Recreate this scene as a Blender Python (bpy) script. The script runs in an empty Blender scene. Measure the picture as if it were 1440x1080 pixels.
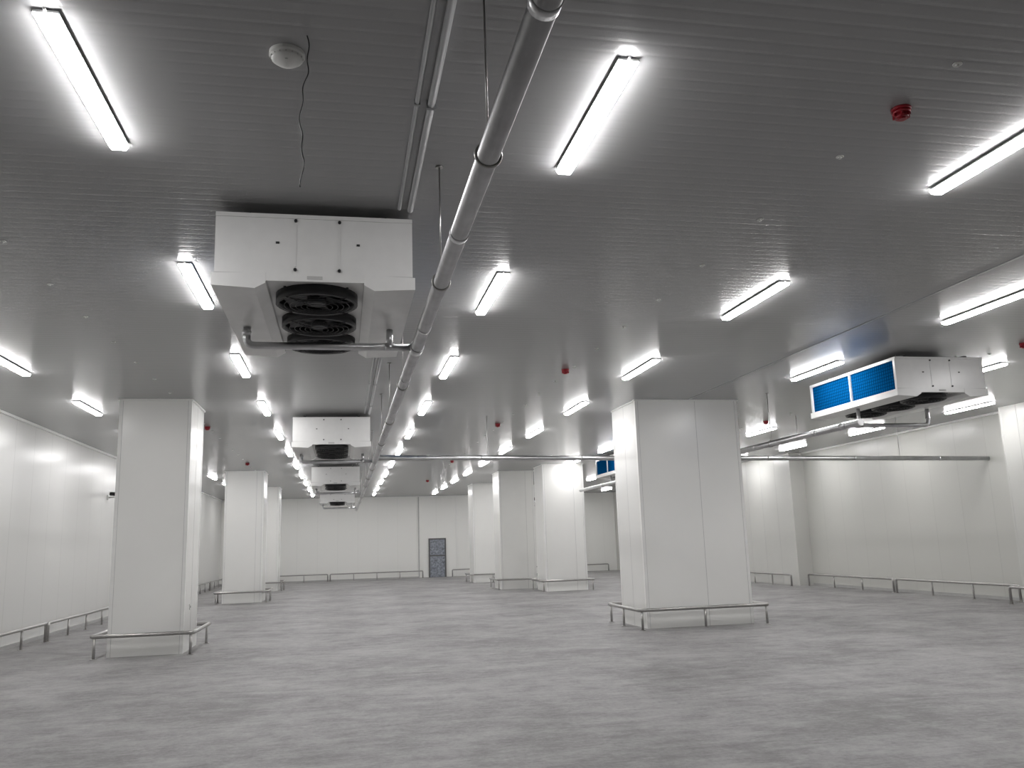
import bpy, bmesh, math, random
from mathutils import Vector, Matrix
random.seed(3)
scene = bpy.context.scene
COL = scene.collection
try:
    scene.view_settings.view_transform = 'Standard'
except Exception as e:
    print(e)

CH = 1.8      # camera height
H = 4.75      # ceiling height
XL, XR = -6.75, 16.6
YB, YF = 51.4, -5.0

# ------------------------------------------------------------------ materials
def new_mat(name):
    m = bpy.data.materials.new(name); m.use_nodes = True
    nt = m.node_tree
    return m, nt, nt.nodes['Principled BSDF']

def simple(name, col, rough=0.5, metal=0.0, noise=0.0, nscale=8.0, spec=0.5):
    m, nt, b = new_mat(name)
    b.inputs['Roughness'].default_value = rough
    b.inputs['Metallic'].default_value = metal
    b.inputs['Specular IOR Level'].default_value = spec
    tc = nt.nodes.new('ShaderNodeTexCoord')
    n = nt.nodes.new('ShaderNodeTexNoise'); n.inputs['Scale'].default_value = nscale
    n.inputs['Detail'].default_value = 4
    nt.links.new(tc.outputs['Object'], n.inputs['Vector'])
    r = nt.nodes.new('ShaderNodeValToRGB')
    k0, k1 = 1 - noise, 1 + noise
    r.color_ramp.elements[0].position = 0.3; r.color_ramp.elements[1].position = 0.7
    r.color_ramp.elements[0].color = (col[0]*k0, col[1]*k0, col[2]*k0, 1)
    r.color_ramp.elements[1].color = (min(1, col[0]*k1), min(1, col[1]*k1), min(1, col[2]*k1), 1)
    nt.links.new(n.outputs['Fac'], r.inputs['Fac'])
    nt.links.new(r.outputs['Color'], b.inputs['Base Color'])
    return m

def mathn(nt, op, a, b=None, c=None):
    n = nt.nodes.new('ShaderNodeMath'); n.operation = op
    for i, v in enumerate((a, b, c)):
        if v is None: continue
        if isinstance(v, (int, float)): n.inputs[i].default_value = v
        else: nt.links.new(v, n.inputs[i])
    return n.outputs[0]

def groove(nt, coord, pitch, width, phase=0.0):
    s = mathn(nt, 'ADD', coord, phase)
    s = mathn(nt, 'DIVIDE', s, pitch)
    f = mathn(nt, 'FRACT', s)
    d = mathn(nt, 'ABSOLUTE', mathn(nt, 'SUBTRACT', f, 0.5))
    d = mathn(nt, 'SUBTRACT', 0.5, d)
    d = mathn(nt, 'DIVIDE', d, width / pitch)
    d = mathn(nt, 'MINIMUM', d, 1.0)
    return mathn(nt, 'SUBTRACT', 1.0, d)

def panel_mat(name, col, axis, pitch=1.15, rough=0.35, phase=0.0, ribs=None, rib_bump=0.25, seamdark=0.35, spec=0.5, wav=1.0, seambump=.5):
    m, nt, b = new_mat(name)
    tc = nt.nodes.new('ShaderNodeTexCoord')
    sep = nt.nodes.new('ShaderNodeSeparateXYZ')
    nt.links.new(tc.outputs['Object'], sep.inputs[0])
    co = sep.outputs[axis]
    g = groove(nt, co, pitch, 0.010, phase)
    mix2 = nt.nodes.new('ShaderNodeMix'); mix2.data_type = 'RGBA'
    nt.links.new(mathn(nt, 'MULTIPLY', g, seamdark), mix2.inputs['Factor'])
    mix2.inputs['A'].default_value = (*col, 1)
    mix2.inputs['B'].default_value = (col[0]*.3, col[1]*.3, col[2]*.3, 1)
    nt.links.new(mix2.outputs['Result'], b.inputs['Base Color'])
    b.inputs['Roughness'].default_value = rough
    b.inputs['Specular IOR Level'].default_value = spec
    hgt = mathn(nt, 'MULTIPLY', g, -seambump)
    if ribs:
        g2 = groove(nt, co, ribs, ribs*0.22)
        hgt = mathn(nt, 'SUBTRACT', hgt, mathn(nt, 'MULTIPLY', g2, rib_bump))
    n2 = nt.nodes.new('ShaderNodeTexNoise'); n2.inputs['Scale'].default_value = .9; n2.inputs['Detail'].default_value = 0
    nt.links.new(tc.outputs['Object'], n2.inputs['Vector'])
    hgt = mathn(nt, 'ADD', hgt, mathn(nt, 'MULTIPLY', n2.outputs['Fac'], wav))
    bp = nt.nodes.new('ShaderNodeBump'); bp.inputs['Strength'].default_value = 0.6
    bp.inputs['Distance'].default_value = 0.006
    nt.links.new(hgt, bp.inputs['Height'])
    nt.links.new(bp.outputs['Normal'], b.inputs['Normal'])
    return m

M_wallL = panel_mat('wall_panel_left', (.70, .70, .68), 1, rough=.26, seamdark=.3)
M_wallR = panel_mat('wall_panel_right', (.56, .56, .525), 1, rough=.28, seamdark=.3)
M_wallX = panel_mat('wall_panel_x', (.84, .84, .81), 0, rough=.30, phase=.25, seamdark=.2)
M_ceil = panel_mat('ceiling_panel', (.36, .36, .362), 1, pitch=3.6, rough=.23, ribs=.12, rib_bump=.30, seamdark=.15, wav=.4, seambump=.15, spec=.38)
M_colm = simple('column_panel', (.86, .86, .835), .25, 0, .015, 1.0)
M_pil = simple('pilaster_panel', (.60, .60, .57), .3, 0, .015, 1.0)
M_trim = simple('white_trim', (.84, .84, .82), .35, 0, .02)
M_seam = simple('panel_seam', (.48, .48, .47), .5, 0, .05)
M_white = simple('cooler_white', (.76, .76, .75), .25, 0, .02)
M_offwhite = simple('lamp_housing', (.85, .85, .85), .4)
M_steel = simple('stainless_steel', (.44, .43, .42), .30, 1, .08, 20)
M_pipe = simple('galvanised_pipe', (.60, .60, .61), .32, 1, .10, 6)
M_black = simple('fan_black', (.012, .012, .014), .35, 0, .2)
M_dark = simple('dark_metal', (.035, .035, .038), .4, .4, .2)
M_red = simple('alarm_red', (.30, .010, .02), .35, 0, .1)
M_plastic = simple('white_plastic', (.72, .72, .70), .4)
M_conduit = simple('conduit_grey', (.34, .345, .355), .35, 0, .05)
M_doorp = simple('door_blue_grey', (.25, .27, .31), .45, 0, .5, 9)
M_doorf = simple('door_frame', (.13, .13, .13), .5, .3, .1)

def fins():
    m, nt, b = new_mat('blue_fins')
    tc = nt.nodes.new('ShaderNodeTexCoord'); sep = nt.nodes.new('ShaderNodeSeparateXYZ')
    nt.links.new(tc.outputs['Object'], sep.inputs[0])
    g = groove(nt, sep.outputs[1], .06, .012)
    g2 = groove(nt, sep.outputs[2], .055, .010)
    gg = mathn(nt, 'MAXIMUM', g, g2)
    mx = nt.nodes.new('ShaderNodeMix'); mx.data_type = 'RGBA'
    nt.links.new(gg, mx.inputs['Factor'])
    mx.inputs['A'].default_value = (.0015, .070, .21, 1); mx.inputs['B'].default_value = (.0005, .018, .06, 1)
    nt.links.new(mx.outputs['Result'], b.inputs['Base Color'])
    b.inputs['Roughness'].default_value = 1.0
    b.inputs['Specular IOR Level'].default_value = 0.0
    return m
M_fin = fins()

def emis():
    m, nt, b = new_mat('lamp_diffuser')
    b.inputs['Base Color'].default_value = (.9, .9, .9, 1)
    b.inputs['Emission Color'].default_value = (1.0, .985, .985, 1)
    b.inputs['Emission Strength'].default_value = 52.0
    return m
M_emit = emis()

def concrete():
    m, nt, b = new_mat('concrete_floor')
    tc = nt.nodes.new('ShaderNodeTexCoord')
    def noise(scale, detail, rough=.55, dist=0, vec=None):
        n = nt.nodes.new('ShaderNodeTexNoise')
        n.inputs['Scale'].default_value = scale; n.inputs['Detail'].default_value = detail
        n.inputs['Roughness'].default_value = rough; n.inputs['Distortion'].default_value = dist
        nt.links.new(vec or tc.outputs['Object'], n.inputs['Vector'])
        return n.outputs['Fac']
    mp = nt.nodes.new('ShaderNodeMapping'); mp.inputs['Scale'].default_value = (.8, 1.0, 1)
    mp.inputs['Rotation'].default_value = (0, 0, .5)
    nt.links.new(tc.outputs['Object'], mp.inputs['Vector'])
    mp2 = nt.nodes.new('ShaderNodeMapping'); mp2.inputs['Scale'].default_value = (1.0, 5.0, 1)
    mp2.inputs['Rotation'].default_value = (0, 0, -.5)
    nt.links.new(tc.outputs['Object'], mp2.inputs['Vector'])
    a = noise(.6, 4, .55, .4, mp.outputs[0])
    c = noise(2.4, 8, .75, .2)
    d = noise(18, 7, .85)
    e = noise(1.3, 8, .78, .3, mp2.outputs[0])     # trowel / scuff streaks
    s = mathn(nt, 'ADD', mathn(nt, 'MULTIPLY', a, .24), mathn(nt, 'MULTIPLY', c, .28))
    s = mathn(nt, 'ADD', s, mathn(nt, 'MULTIPLY', d, .26))
    s = mathn(nt, 'ADD', s, mathn(nt, 'MULTIPLY', e, .22))
    r = nt.nodes.new('ShaderNodeValToRGB')
    r.color_ramp.elements[0].position = .43; r.color_ramp.elements[0].color = (.165, .160, .158, 1)
    r.color_ramp.elements[1].position = .565; r.color_ramp.elements[1].color = (.355, .349, .346, 1)
    nt.links.new(s, r.inputs['Fac'])
    nt.links.new(r.outputs['Color'], b.inputs['Base Color'])
    b.inputs['Roughness'].default_value = .52
    b.inputs['Specular IOR Level'].default_value = .42
    bp = nt.nodes.new('ShaderNodeBump'); bp.inputs['Strength'].default_value = .5; bp.inputs['Distance'].default_value = .008
    nt.links.new(mathn(nt, 'ADD', d, c), bp.inputs['Height'])
    nt.links.new(bp.outputs['Normal'], b.inputs['Normal'])
    return m
M_floor = concrete()

# ------------------------------------------------------------------ mesh helpers
class MB:
    def __init__(self, name, mats):
        self.name = name; self.mats = mats; self.bm = bmesh.new()
    def mi(self, mat): return self.mats.index(mat)
    def box(self, x0, x1, y0, y1, z0, z1, mat, bev=0):
        vs = [self.bm.verts.new((x, y, z)) for x in (x0, x1) for y in (y0, y1) for z in (z0, z1)]
        idx = [(0,1,3,2),(4,6,7,5),(0,4,5,1),(2,3,7,6),(0,2,6,4),(1,5,7,3)]
        for i in idx:
            f = self.bm.faces.new([vs[j] for j in i]); f.material_index = self.mi(mat)
    def prism(self, prof, y0, y1, mats, capmat):
        n = len(prof)
        A = [self.bm.verts.new((p[0], y0, p[1])) for p in prof]
        B = [self.bm.verts.new((p[0], y1, p[1])) for p in prof]
        for i in range(n):
            j = (i+1) % n
            f = self.bm.faces.new((A[i], A[j], B[j], B[i])); f.material_index = self.mi(mats[i])
        f = self.bm.faces.new(list(reversed(A))); f.material_index = self.mi(capmat)
        f = self.bm.faces.new(B); f.material_index = self.mi(capmat)
    def tube(self, pts, r, mat, seg=14, caps=True, closed=False):
        pts = [Vector(p) for p in pts]; n = len(pts); rings = []
        up = None
        for i, p in enumerate(pts):
            if closed: t = (pts[(i+1) % n] - pts[i-1]).normalized()
            elif i == 0: t = (pts[1]-p).normalized()
            elif i == n-1: t = (p-pts[i-1]).normalized()
            else: t = ((pts[i+1]-p).normalized() + (p-pts[i-1]).normalized()).normalized()
            if up is None:
                up = Vector((0,0,1)) if abs(t.z) < .9 else Vector((1,0,0))
            u = (up - t*up.dot(t)).normalized(); w = t.cross(u); up = u
            rings.append([self.bm.verts.new(p + (u*math.cos(2*math.pi*k/seg) + w*math.sin(2*math.pi*k/seg))*r) for k in range(seg)])
        m = n if closed else n-1
        for i in range(m):
            a, b = rings[i], rings[(i+1) % n]
            for k in range(seg):
                f = self.bm.faces.new((a[k], a[(k+1)%seg], b[(k+1)%seg], b[k])); f.material_index = self.mi(mat); f.smooth = True
        if caps and not closed:
            for rr in (rings[0], rings[-1]):
                f = self.bm.faces.new(rr); f.material_index = self.mi(mat)
    def disc_ring(self, c, r0, r1, z0, z1, mat, seg=32):
        R = []
        for (r, z) in ((r0, z0), (r1, z0), (r1, z1), (r0, z1)):
            R.append([self.bm.verts.new((c[0]+r*math.cos(2*math.pi*k/seg), c[1]+r*math.sin(2*math.pi*k/seg), z)) for k in range(seg)])
        for q in range(4):
            a, b = R[q], R[(q+1)%4]
            for k in range(seg):
                f = self.bm.faces.new((a[k], b[k], b[(k+1)%seg], a[(k+1)%seg])); f.material_index = self.mi(mat); f.smooth = q in (1, 3)
    def obj(self, loc=(0,0,0)):
        bmesh.ops.recalc_face_normals(self.bm, faces=self.bm.faces)
        me = bpy.data.meshes.new(self.name + '_mesh'); self.bm.to_mesh(me); self.bm.free()
        for m in self.mats: me.materials.append(m)
        o = bpy.data.objects.new(self.name, me); o.location = loc; COL.objects.link(o)
        return o

def inst(src, name, loc):
    o = bpy.data.objects.new(name, src.data); o.location = loc; COL.objects.link(o); return o

def fillet(pts, r, n=5):
    pts = [Vector(p) for p in pts]; out = [pts[0]]
    for i in range(1, len(pts)-1):
        p, a, b = pts[i], (pts[i-1]-pts[i]), (pts[i+1]-pts[i])
        rr = min(r, a.length*.45, b.length*.45)
        s, e = p + a.normalized()*rr, p + b.normalized()*rr
        for k in range(n+1):
            t = k/n
            out.append(s*(1-t)**2 + p*2*t*(1-t) + e*t*t)
    out.append(pts[-1]); return out

# ------------------------------------------------------------------ room shell
def slab(name, b, mat):
    m = MB(name, [mat]); m.box(*b, mat); return m.obj()
T = .15
slab('floor', (XL-T, XR+T, YF-T, YB+T, -.2, 0), M_floor)
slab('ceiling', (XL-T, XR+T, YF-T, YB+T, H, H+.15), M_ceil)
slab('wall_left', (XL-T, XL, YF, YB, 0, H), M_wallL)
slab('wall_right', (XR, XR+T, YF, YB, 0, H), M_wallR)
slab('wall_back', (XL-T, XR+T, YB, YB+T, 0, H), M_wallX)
slab('wall_front', (XL-T, XR+T, YF-T, YF, 0, H), M_wallX)
def pilaster(y0, y1):
    m = MB('wall_pilaster', [M_pil, M_trim, M_seam]); x0 = XR-.56
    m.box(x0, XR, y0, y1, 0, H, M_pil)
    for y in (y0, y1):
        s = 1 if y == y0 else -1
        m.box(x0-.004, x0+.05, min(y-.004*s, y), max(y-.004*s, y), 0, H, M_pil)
        m.box(x0-.004, x0, min(y, y+.05*s), max(y, y+.05*s), 0, H, M_pil)
    yy = y0+1.15
    while yy < y1-.3:
        m.box(x0-.003, x0, yy-.006, yy+.006, 0, H, M_seam); yy += 1.15
    m.obj()
pilaster(16.6, 18.3); pilaster(28.7, 34.2); pilaster(43.5, 45.2)
slab('trim_1', (XL, XL+.05, YF, YB, H-.05, H), M_trim)
slab('trim_2', (XR-.05, XR, YF, 16.6, H-.05, H), M_trim)
slab('trim_5', (XR-.05, XR, 18.3, 28.7, H-.05, H), M_trim)
slab('trim_3', (XL+.05, XR-.05, YB-.05, YB, H-.05, H), M_trim)
slab('trim_4', (4.42, 4.48, YB-.05, YB, 0, H-.05), M_seam)
slab('trim_6', (-5.0, -4.97, YB-.02, YB, 0, H-.05), M_trim)
slab('trim_7', (6.7, 6.73, YB-.02, YB, 0, H-.05), M_trim)
slab('baseboard_left', (XL, XL+.03, YF, YB, 0, .08), M_seam)
slab('baseboard_right', (XR-.03, XR, 18.3, 28.7, 0, .08), M_seam)
slab('baseboard_back', (XL+.03, 4.42, YB-.03, YB, 0, .08), M_seam)
d = MB('door_1', [M_doorf, M_doorp, M_steel])
dx0, dx1, dt = 5.02, 6.05, 2.25
YD = YB-.002
d.box(dx0, dx0+.08, YD-.08, YD, 0, dt, M_doorf); d.box(dx1-.08, dx1, YD-.08, YD, 0, dt, M_doorf)
d.box(dx0+.08, dx1-.08, YD-.08, YD, dt-.08, dt, M_doorf); d.box(dx0+.08, dx1-.08, YD-.07, YD, 1.2, 1.28, M_doorf)
d.box(dx0+.08, dx1-.08, YD-.05, YD, 0, 1.2, M_doorp); d.box(dx0+.08, dx1-.08, YD-.05, YD, 1.28, dt-.08, M_doorp)
d.tube([(dx1-.16, YD-.05, 1.0), (dx1-.16, YD-.12, 1.0), (dx1-.28, YD-.12, 1.0)], .012, M_steel)
d.obj()

# ------------------------------------------------------------------ columns
def column(x0, x1, y0, y1, seams_front=(), seams_side=()):
    m = MB('insulated_column', [M_colm, M_trim, M_seam])
    m.box(x0, x1, y0, y1, 0, H, M_colm)
    w, t = .055, .004
    for cx, sx in ((x0, -1), (x1, 1)):
        for cy, sy in ((y0, -1), (y1, 1)):
            xa, xb = sorted((cx + sx*t, cx - sx*w)); ya, yb = sorted((cy, cy + sy*t))
            m.box(xa, xb, ya, yb, 0, H, M_trim)
            xa, xb = sorted((cx, cx + sx*t)); ya, yb = sorted((cy, cy - sy*w))
            m.box(xa, xb, ya, yb, 0, H, M_trim)
            xg = cx - sx*(w+.004); ya, yb = sorted((cy, cy + sy*.002))
            m.box(xg-.003, xg+.003, ya, yb, 0, H, M_seam)
    for s in seams_front:
        m.box(s-.004, s+.004, y0-.002, y0, 0, H, M_seam)
    for s in seams_side:
        for xx in (x0-.002, x1):
            m.box(xx, xx+.002, s-.005, s+.005, 0, H, M_seam)
    m.box(x0-.03, x1+.03, y0-.03, y0, H-.03, H, M_trim); m.box(x0-.03, x0, y0, y1, H-.03, H, M_trim); m.box(x1, x1+.03, y0, y1, H-.03, H, M_trim)
    return m.obj()

def post(m, x, y, zt):
    m.tube([(x, y, .006), (x, y, zt)], .025, M_steel, seg=12)
    m.tube([(x, y, 0), (x, y, .010)], .06, M_steel, seg=14)

def col_rail(x0, x1, y0, y1, off=.2, zt=.39):
    m = MB('column_guard_rail', [M_steel]); a, b, c, e = x0-off, x1+off, y0-off, y1+off
    r = .07
    pts = []
    for (cx, cy, st) in ((b-r, c+r, -90), (b-r, e-r, 0), (a+r, e-r, 90), (a+r, c+r, 180)):
        for k in range(5):
            an = math.radians(st + k*22.5); pts.append((cx+r*math.cos(an), cy+r*math.sin(an), zt))
    m.tube(pts, .036, M_steel, closed=True)
    ps = []
    nx = max(1, round((b-a)/1.35)); ny = max(1, round((e-c)/1.3))
    for i in range(nx+1):
        x = a+.05 + (b-a-.1)*i/nx
        ps += [(x, c+.012), (x, e-.012)]
    for i in range(1, ny):
        y = c + (e-c)*i/ny; ps += [(a, y), (b, y)]
    for (x, y) in ps: post(m, x, y, zt)
    m.obj()

COLS = [(-4.17, -2.87, 17.2, 18.7, (), (17.95,)),
        (6.14, 8.48, 17.2, 18.8, (7.5,), (18.0,)),
        (-4.22, -2.85, 32.9, 34.4, (-3.1,), ()),
        (-4.1, -2.90, 41.5, 43.0, (), ()),
        (7.5, 9.1, 31.85, 33.3, (8.7,), ()),
        (6.3, 7.75, 34.6, 36.1, (7.4,), ()),
        (6.25, 8.0, 41.6, 43.1, (), ())]
for c in COLS:
    column(*c[:4], c[4], c[5])
col_rail(*COLS[0][:4], off=.22)
for i in (1, 2, 3): col_rail(*COLS[i][:4], off=.24)
col_rail(*COLS[4][:4], off=.2); col_rail(*COLS[5][:4], off=.2); col_rail(*COLS[6][:4])

# ------------------------------------------------------------------ wall guard rails
def rail_run(p0, p1, seclen=6.0, gap=.14, zt=.40):
    m = MB('guard_rail', [M_steel])
    p0, p1 = Vector(p0), Vector(p1); L = (p1-p0).length; d = (p1-p0)/L
    n = max(1, round(L/seclen)); s = L/n
    for i in range(n):
        a = p0 + d*(i*s+gap/2); b = p0 + d*((i+1)*s-gap/2); ll = (b-a).length
        m.tube(fillet([(a.x, a.y, 0.005), (a.x, a.y, zt), (b.x, b.y, zt), (b.x, b.y, 0.005)], .07), .034, M_steel, seg=12)
        k = max(1, round(ll/1.5))
        for j in range(k+1):
            q = a + d*(ll*j/k)
            if 0 < j < k: post(m, q.x, q.y, zt)
            else: m.tube([(q.x, q.y, 0), (q.x, q.y, .010)], .065, M_steel, seg=14)
    m.obj()
rail_run((XL+.42, 3, 0), (XL+.42, YB-.5, 0))
rail_run((XR-.38, 18.55, 0), (XR-.38, 28.45, 0), 5)
rail_run((XR-.90, 28.6, 0), (XR-.90, 34.3, 0))
rail_run((XR-.38, 34.6, 0), (XR-.38, 43.2, 0))
rail_run((XR-.90, 8, 0), (XR-.90, 18.4, 0), 5)
rail_run((XL+.6, YB-.38, 0), (4.7, YB-.38, 0))
rail_run((6.3, YB-.38, 0), (XR-.6, YB-.38, 0))

# ------------------------------------------------------------------ lamps
def lamp_mesh():
    m = MB('ceiling_light', [M_offwhite, M_emit, M_steel])
    L = .8
    m.prism([(-.066,-.014), (-.068,-.028), (.068,-.028), (.066,-.014)], -L, L, [M_offwhite]*4, M_offwhite)
    diff = [(-.064,-.028), (-.064,-.040), (-.048,-.060), (.048,-.060), (.064,-.040), (.064,-.028)]
    m.prism(diff, -L, L, [M_emit]*5+[M_offwhite], M_emit)
    for s in (-1, 1):
        m.box(-.05, .05, s*.5-.02, s*.5+.02, -.014, 0, M_steel)
        ya, yb = sorted((s*L, s*(L+.03)))
        m.tube([(0, ya, -.02), (0, yb, -.02)], .008, M_offwhite, seg=8)
    return m.obj((0,0,H))
rows = [-5.0, -1.6, 1.73, 5.10, 8.48, 11.75, 15.1]
src = None
def clash(x, y):
    for c in COLS:
        if c[0]-.1 < x < c[1]+.1 and c[2]-.83 < y < c[3]+.83: return True
    return False
for k in range(0, 11):
    y = 5.39 + 4.26*k
    for x in rows:
        if clash(x, y): continue
        if src is None:
            src = lamp_mesh(); src.location = (x, y, H)
        else: inst(src, 'ceiling_light', (x, y, H))

# ------------------------------------------------------------------ unit coolers
def cooler_mesh():
    m = MB('unit_cooler', [M_white, M_fin, M_black, M_dark, M_steel, M_seam])
    W, L, Z = .83, 2.65, .67
    m.box(-W, W, 0, L, Z-.03, Z, M_white)
    for y in (0, L-.02):
        m.box(-W, W, y, y+.02, .14, Z-.03, M_white)
    m.box(-W, W, -.012, 0, Z-.035, Z, M_white)
    m.box(-W, W, -.006, 0, .130, .140, M_seam)
    for s in (-1, 1):
        prof = [(s*.41, .14), (s*.41, .05), (s*.50, .0), (s*(W+.02), .02), (s*(W+.02), .128)]
        m.prism(prof, -.02, L+.02, [M_white]*5, M_white)
        xa, xb = sorted((s*.60, s*.80)); m.box(xa, xb, .02, L-.02, .13, Z-.03, M_fin)
        xa, xb = sorted((s*.80, s*W))
        for y in (.02, L/2-.018, L-.05): m.box(xa, xb, y, y+.035, .13, Z-.03, M_white)
        m.box(xa, xb, .05, L-.05, Z-.05, Z-.03, M_white)
        xa, xb = sorted((s*.55, s*.61)); m.box(xa, xb, .08, L-.08, Z, Z+.045, M_dark)
        for y in (.3, L-.3): m.tube([(s*.58, y, Z+.04), (s*.58, y, Z+.0999)], .008, M_steel, seg=8)
    m.box(-.41, .41, 0, L, .10, .12, M_white)
    m.box(-.41, .41, -.015, .0, .07, .14, M_white)
    m.box(-.07, .06, -.018, -.015, .088, .118, M_seam)
    FR = .335
    for i in range(3):
        c = (0, .50 + i*.83)
        m.disc_ring(c, FR, FR+.03, .01, .10, M_black)
        m.tube([(c[0], c[1], .095), (c[0], c[1], .099)], FR, M_black, seg=32)
        m.tube([(c[0], c[1], .015), (c[0], c[1], .09)], .085, M_black, seg=20)
        for b in range(5):
            a = b*2*math.pi/5 + i*.3
            vs = []
            for (r, da, z) in ((.09, -.25, .045), (FR-.02, -.10, .04), (FR-.02, .65, .085), (.09, .35, .08)):
                vs.append(m.bm.verts.new((c[0]+r*math.cos(a+da), c[1]+r*math.sin(a+da), z)))
            f = m.bm.faces.new(vs); f.material_index = m.mi(M_black)
        for r in (.09, .14, .19, .24, .29, FR+.01):
            pts = [(c[0]+r*math.cos(2*math.pi*k/28), c[1]+r*math.sin(2*math.pi*k/28), .005-.02*(1-r/.38)) for k in range(28)]
            m.tube(pts, .003, M_black, seg=5, closed=True)
        for b in range(4):
            a = b*math.pi/2 + .785
            m.tube([(c[0]+.08*math.cos(a), c[1]+.08*math.sin(a), -.012), (c[0]+(FR+.03)*math.cos(a), c[1]+(FR+.03)*math.sin(a), .010)], .005, M_dark, seg=6)
            m.tube([(c[0]+(FR+.045)*math.cos(a), c[1]+(FR+.045)*math.sin(a), .09), (c[0]+(FR+.045)*math.cos(a), c[1]+(FR+.045)*math.sin(a), .10)], .012, M_dark, seg=8)
    for y, s in ((0, -1), (L, 1)):
        for x in (-.17, .20):
            ya, yb = sorted((y, y+s*.006)); m.box(x-.008, x+.008, ya, yb, .2, Z-.09, M_white)
            for z in (.175, Z-.055):
                m.tube([(x, y, z), (x, y+s*.016, z)], .014, M_dark, seg=10)
        for x in (-.32, .36):
            ya, yb = sorted((y, y+s*.008)); m.box(x-.014, x+.014, ya, yb, .405, .422, M_dark)
    return m.obj()
CZ = CH + 2.18
csrc = cooler_mesh(); csrc.location = (-.235, 7.2, CZ)
for y in (18.95, 30.7, 42.4): inst(csrc, 'unit_cooler', (-.235, y, CZ))
for y in (12.35, 27.0, 41.7): inst(csrc, 'unit_cooler', (9.8, y, CZ))

# ------------------------------------------------------------------ drain pipes
R = .060
def main_pipe(x, y0, y1, z, rods=()):
    m = MB('drain_pipe', [M_pipe, M_steel])
    m.tube([(x, y0, z), (x, y1, z)], R, M_pipe, seg=24)
    y = y0+1.4
    while y < y1:
        m.tube([(x, y-.03, z), (x, y+.03, z)], R+.005, M_pipe, seg=24); y += 2.45
    for yy in rods:
        m.tube([(x, yy, z+R-.01), (x, yy, H)], .006, M_steel, seg=8)
        pts = [(x+.068*math.cos(a*math.pi/12), yy, z+.068*math.sin(a*math.pi/12)) for a in range(24)]
        m.tube(pts, .008, M_steel, seg=6, closed=True)
        m.tube([(x, yy, H-.012), (x, yy, H)], .03, M_steel, seg=12)
    m.obj()
def drain_branch(x, yy, cx, z):
    m = MB('drain_branch_pipe', [M_pipe])
    yb = yy + 1.35
    s = -1 if cx < x else 1
    far, nr, zz, top = cx + s*.70, cx - s*.70, z+.005, CZ+.004
    m.tube(fillet([(x+s*R, yb, zz), (far, yb, zz), (far, yb, top)], .09), .038, M_pipe, seg=14)
    m.tube([(nr, yb, zz), (nr, yb, top)], .034, M_pipe, seg=14)
    m.tube([(nr-.05, yb, zz), (nr+.05, yb, zz)], .045, M_pipe, seg=14)
    m.tube([(far, yb, zz+.1), (far, yb, zz+.15)], .045, M_pipe, seg=14)
    m.tube([(x, yb-.09, z), (x, yb+.09, z)], R+.01, M_pipe, seg=20)
    m.obj()
ZP = CH + 2.0
main_pipe(.74, -3.5, 46.5, ZP, rods=(1.2, 4.1, 6.3, 10.6, 13.7, 16.6, 22, 25, 28, 34, 38))
for y in (7.2, 18.95, 30.7, 42.4): drain_branch(.74, y, -.235, ZP)
main_pipe(8.8, 13.2, 31.2, ZP-.12, rods=(16.4, 21, 24, 26.5))
main_pipe(8.8, 34.5, 43.5, ZP-.12, rods=(36.5, 40))
for y in (12.35, 27.0, 41.7): drain_branch(8.8, y, 9.8, ZP-.12)
m = MB('drain_pipe', [M_pipe, M_steel])
m.tube([(.80, 19.5, ZP), (XR-.01, 19.5, ZP-.2)], .058, M_pipe, seg=18)
for i in range(1, 7):
    x = .74 + i*2.4; z = ZP - .2*(i*2.4)/15.86
    m.tube([(x-.03, 19.5, z), (x+.03, 19.5, z)], .063, M_pipe, seg=18)
for x in (3.3, 11.2, 14.0):
    z = ZP - .2*(x-.74)/15.86
    m.tube([(x, 19.5, z+.05), (x, 19.5, H)], .006, M_steel, seg=8)
m.obj()

def run_tube(name, pts, r, mat, clips=None):
    m = MB(name, [mat]); m.tube(pts, r, mat, seg=10)
    if clips:
        (x, z, ys) = clips
        for y in ys: m.box(x-r*1.3, x+r*1.3, y-.012, y+.012, z-r*1.1, H, mat)
    m.obj()
for x, r in ((.48, .016), (.575, .026)):
    prev = YF+.1
    for yy in (7.2, 18.95, 30.7, 42.4):
        a, b = prev, yy-.05
        run_tube('cable_conduit', [(x, a, H-r-.004), (x, b, H-r-.004)], r, M_conduit, (x, H-r-.004, [a+.6+i*2.4 for i in range(int((b-a-1)/2.4)+1)]))
        prev = yy+2.75
m = MB('cable_trunking', [M_conduit]); m.box(7.335, 7.375, 2, 17.16, H-.006, H, M_conduit)
m.obj()

# ------------------------------------------------------------------ ceiling devices
def smoke():
    m = MB('smoke_detector', [M_plastic, M_seam])
    prof = [(.105, 0), (.105, -.022), (.095, -.03), (.092, -.045), (.07, -.062), (.03, -.07), (0.001, -.071)]
    seg = 32; rings = [[m.bm.verts.new((r*math.cos(2*math.pi*k/seg), r*math.sin(2*math.pi*k/seg), z)) for k in range(seg)] for r, z in prof]
    for i in range(len(rings)-1):
        for k in range(seg):
            f = m.bm.faces.new((rings[i][k], rings[i+1][k], rings[i+1][(k+1)%seg], rings[i][(k+1)%seg])); f.smooth = i > 2
    for k in range(16):
        a = k*math.pi/8
        m.box(.0935*math.cos(a)-.003, .0935*math.cos(a)+.003, .0935*math.sin(a)-.003, .0935*math.sin(a)+.003, -.042, -.034, M_seam)
    m.box(-.008, .008, -.056, -.046, -.068, -.062, M_seam)
    return m.obj((-.34, 4.85, H))
smoke()
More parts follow.
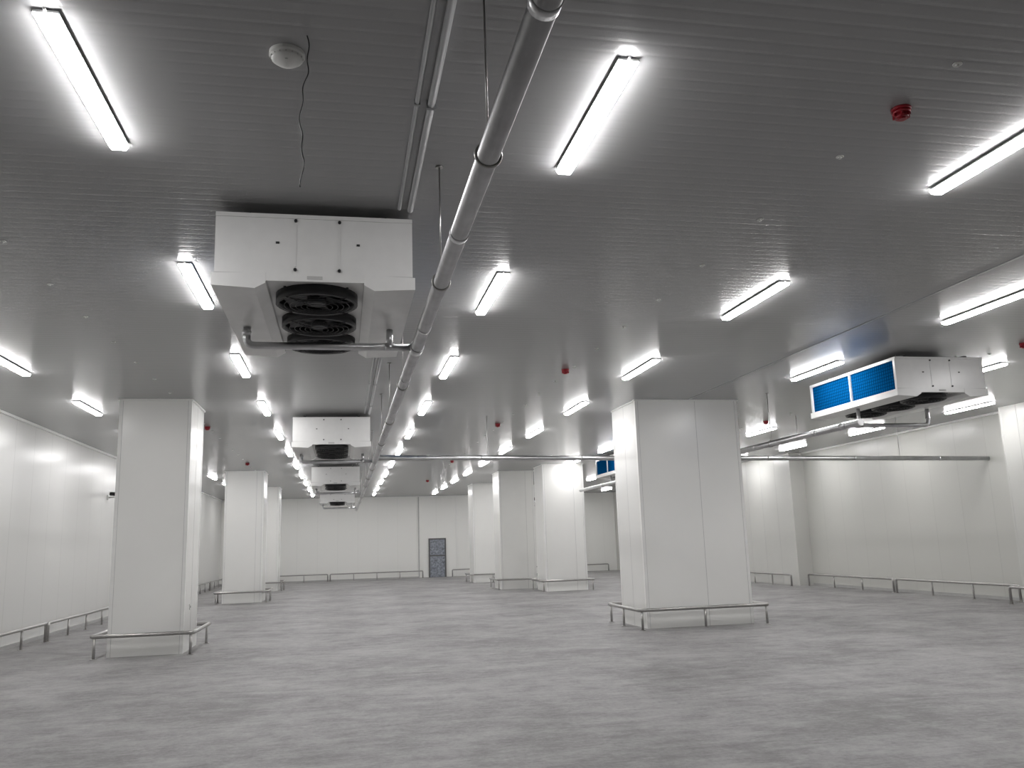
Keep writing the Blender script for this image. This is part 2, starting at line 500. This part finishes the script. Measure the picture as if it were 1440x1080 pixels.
def alarm():
    m = MB('fire_alarm_sounder', [M_red, M_plastic])
    m.tube([(0,0,0), (0,0,-.02)], .068, M_red, seg=28)
    m.tube([(0,0,-.02), (0,0,-.045)], .062, M_red, seg=28)
    m.tube([(0,0,-.045), (0,0,-.075)], .045, M_red, seg=24)
    m.tube([(0,0,-.075), (0,0,-.085)], .028, M_red, seg=20)
    for k in range(6):
        a = k*math.pi/3
        m.box(.053*math.cos(a)-.008, .053*math.cos(a)+.008, .053*math.sin(a)-.008, .053*math.sin(a)+.008, -.065, -.045, M_red)
    return m.obj((3.88, 4.95, H))
al = alarm()
for p in ((3.8, 14.1), (10.9, 11.7), (3.8, 20.8), (-3.15, 21.1), (3.8, 30), (-3.15, 30.0), (3.8, 39), (10.9, 20.5)):
    inst(al, 'fire_alarm_sounder', (p[0], p[1], H))

m = MB('bolt_caps', [M_plastic])
for x in (-3.15, 3.88, 10.9):
    for i in range(22):
        y = 4.37 + i*1.35
        if x == -3.15 and 16.9 < y < 19: continue
        if any(abs(x-px) < .3 and abs(y-py) < .2 for px, py in ((3.88,4.95),(3.8,14.1),(10.9,11.7),(3.8,20.8),(-3.15,21.1),(3.8,30),(-3.15,30))): continue
        m.tube([(x,y,H), (x,y,H-.006)], .030, M_plastic, seg=12)
        m.tube([(x,y,H-.006), (x,y,H-.018)], .013, M_plastic, seg=8)
m.obj()

m = MB('hanging_wire', [M_dark])
pts = []
for i in range(60):
    t = i/59
    pts.append((-.215 + .014*math.sin(t*9) + .007*math.sin(t*31) - .03*t, 4.65 + .012*math.sin(t*13), H - .94*t))
m.tube(pts, .004, M_dark, seg=6)
m.obj()

m = MB('security_camera', [M_dark, M_plastic, M_black])
y, z = 27.0, 3.50
m.box(XL, XL+.03, y-.07, y+.07, z-.07, z+.07, M_plastic)
m.tube(fillet([(XL+.02, y, z), (XL+.22, y, z), (XL+.22, y, z+.06)], .04), .02, M_plastic, seg=10)
m.tube([(XL+.08, y-.02, z+.1), (XL+.42, y-.16, z+.06)], .05, M_dark, seg=16)
m.tube([(XL+.42, y-.16, z+.06), (XL+.43, y-.164, z+.059)], .042, M_black, seg=16)
m.box(XL+.05, XL+.46, y-.15, y+.02, z+.145, z+.155, M_plastic)
m.obj()

m = MB('power_socket', [M_plastic, M_dark])
m.box(-2.87, -2.855, 17.75, 17.85, .75, .85, M_plastic); m.box(-2.855, -2.852, 17.78, 17.82, .78, .82, M_dark)
m.obj()

# ------------------------------------------------------------------ world / camera
w = bpy.data.worlds.new('World'); scene.world = w; w.use_nodes = True
w.node_tree.nodes['Background'].inputs[0].default_value = (.05, .05, .05, 1)
w.node_tree.nodes['Background'].inputs[1].default_value = .2

f = 1200.0
yc = Vector((-239/f, -232/f, -1)).normalized()
n = Vector((1, .032, 0)).cross(yc).normalized()
xc = yc.cross(n).normalized()
R3 = Matrix((xc, yc, n))
cam = bpy.data.cameras.new('camera'); cam.sensor_width = 36; cam.lens = 36*f/1440
cam.clip_end = 200
co = bpy.data.objects.new('camera', cam); COL.objects.link(co)
co.matrix_world = Matrix.Translation((0, 0, CH)) @ R3.to_4x4()
scene.camera = co
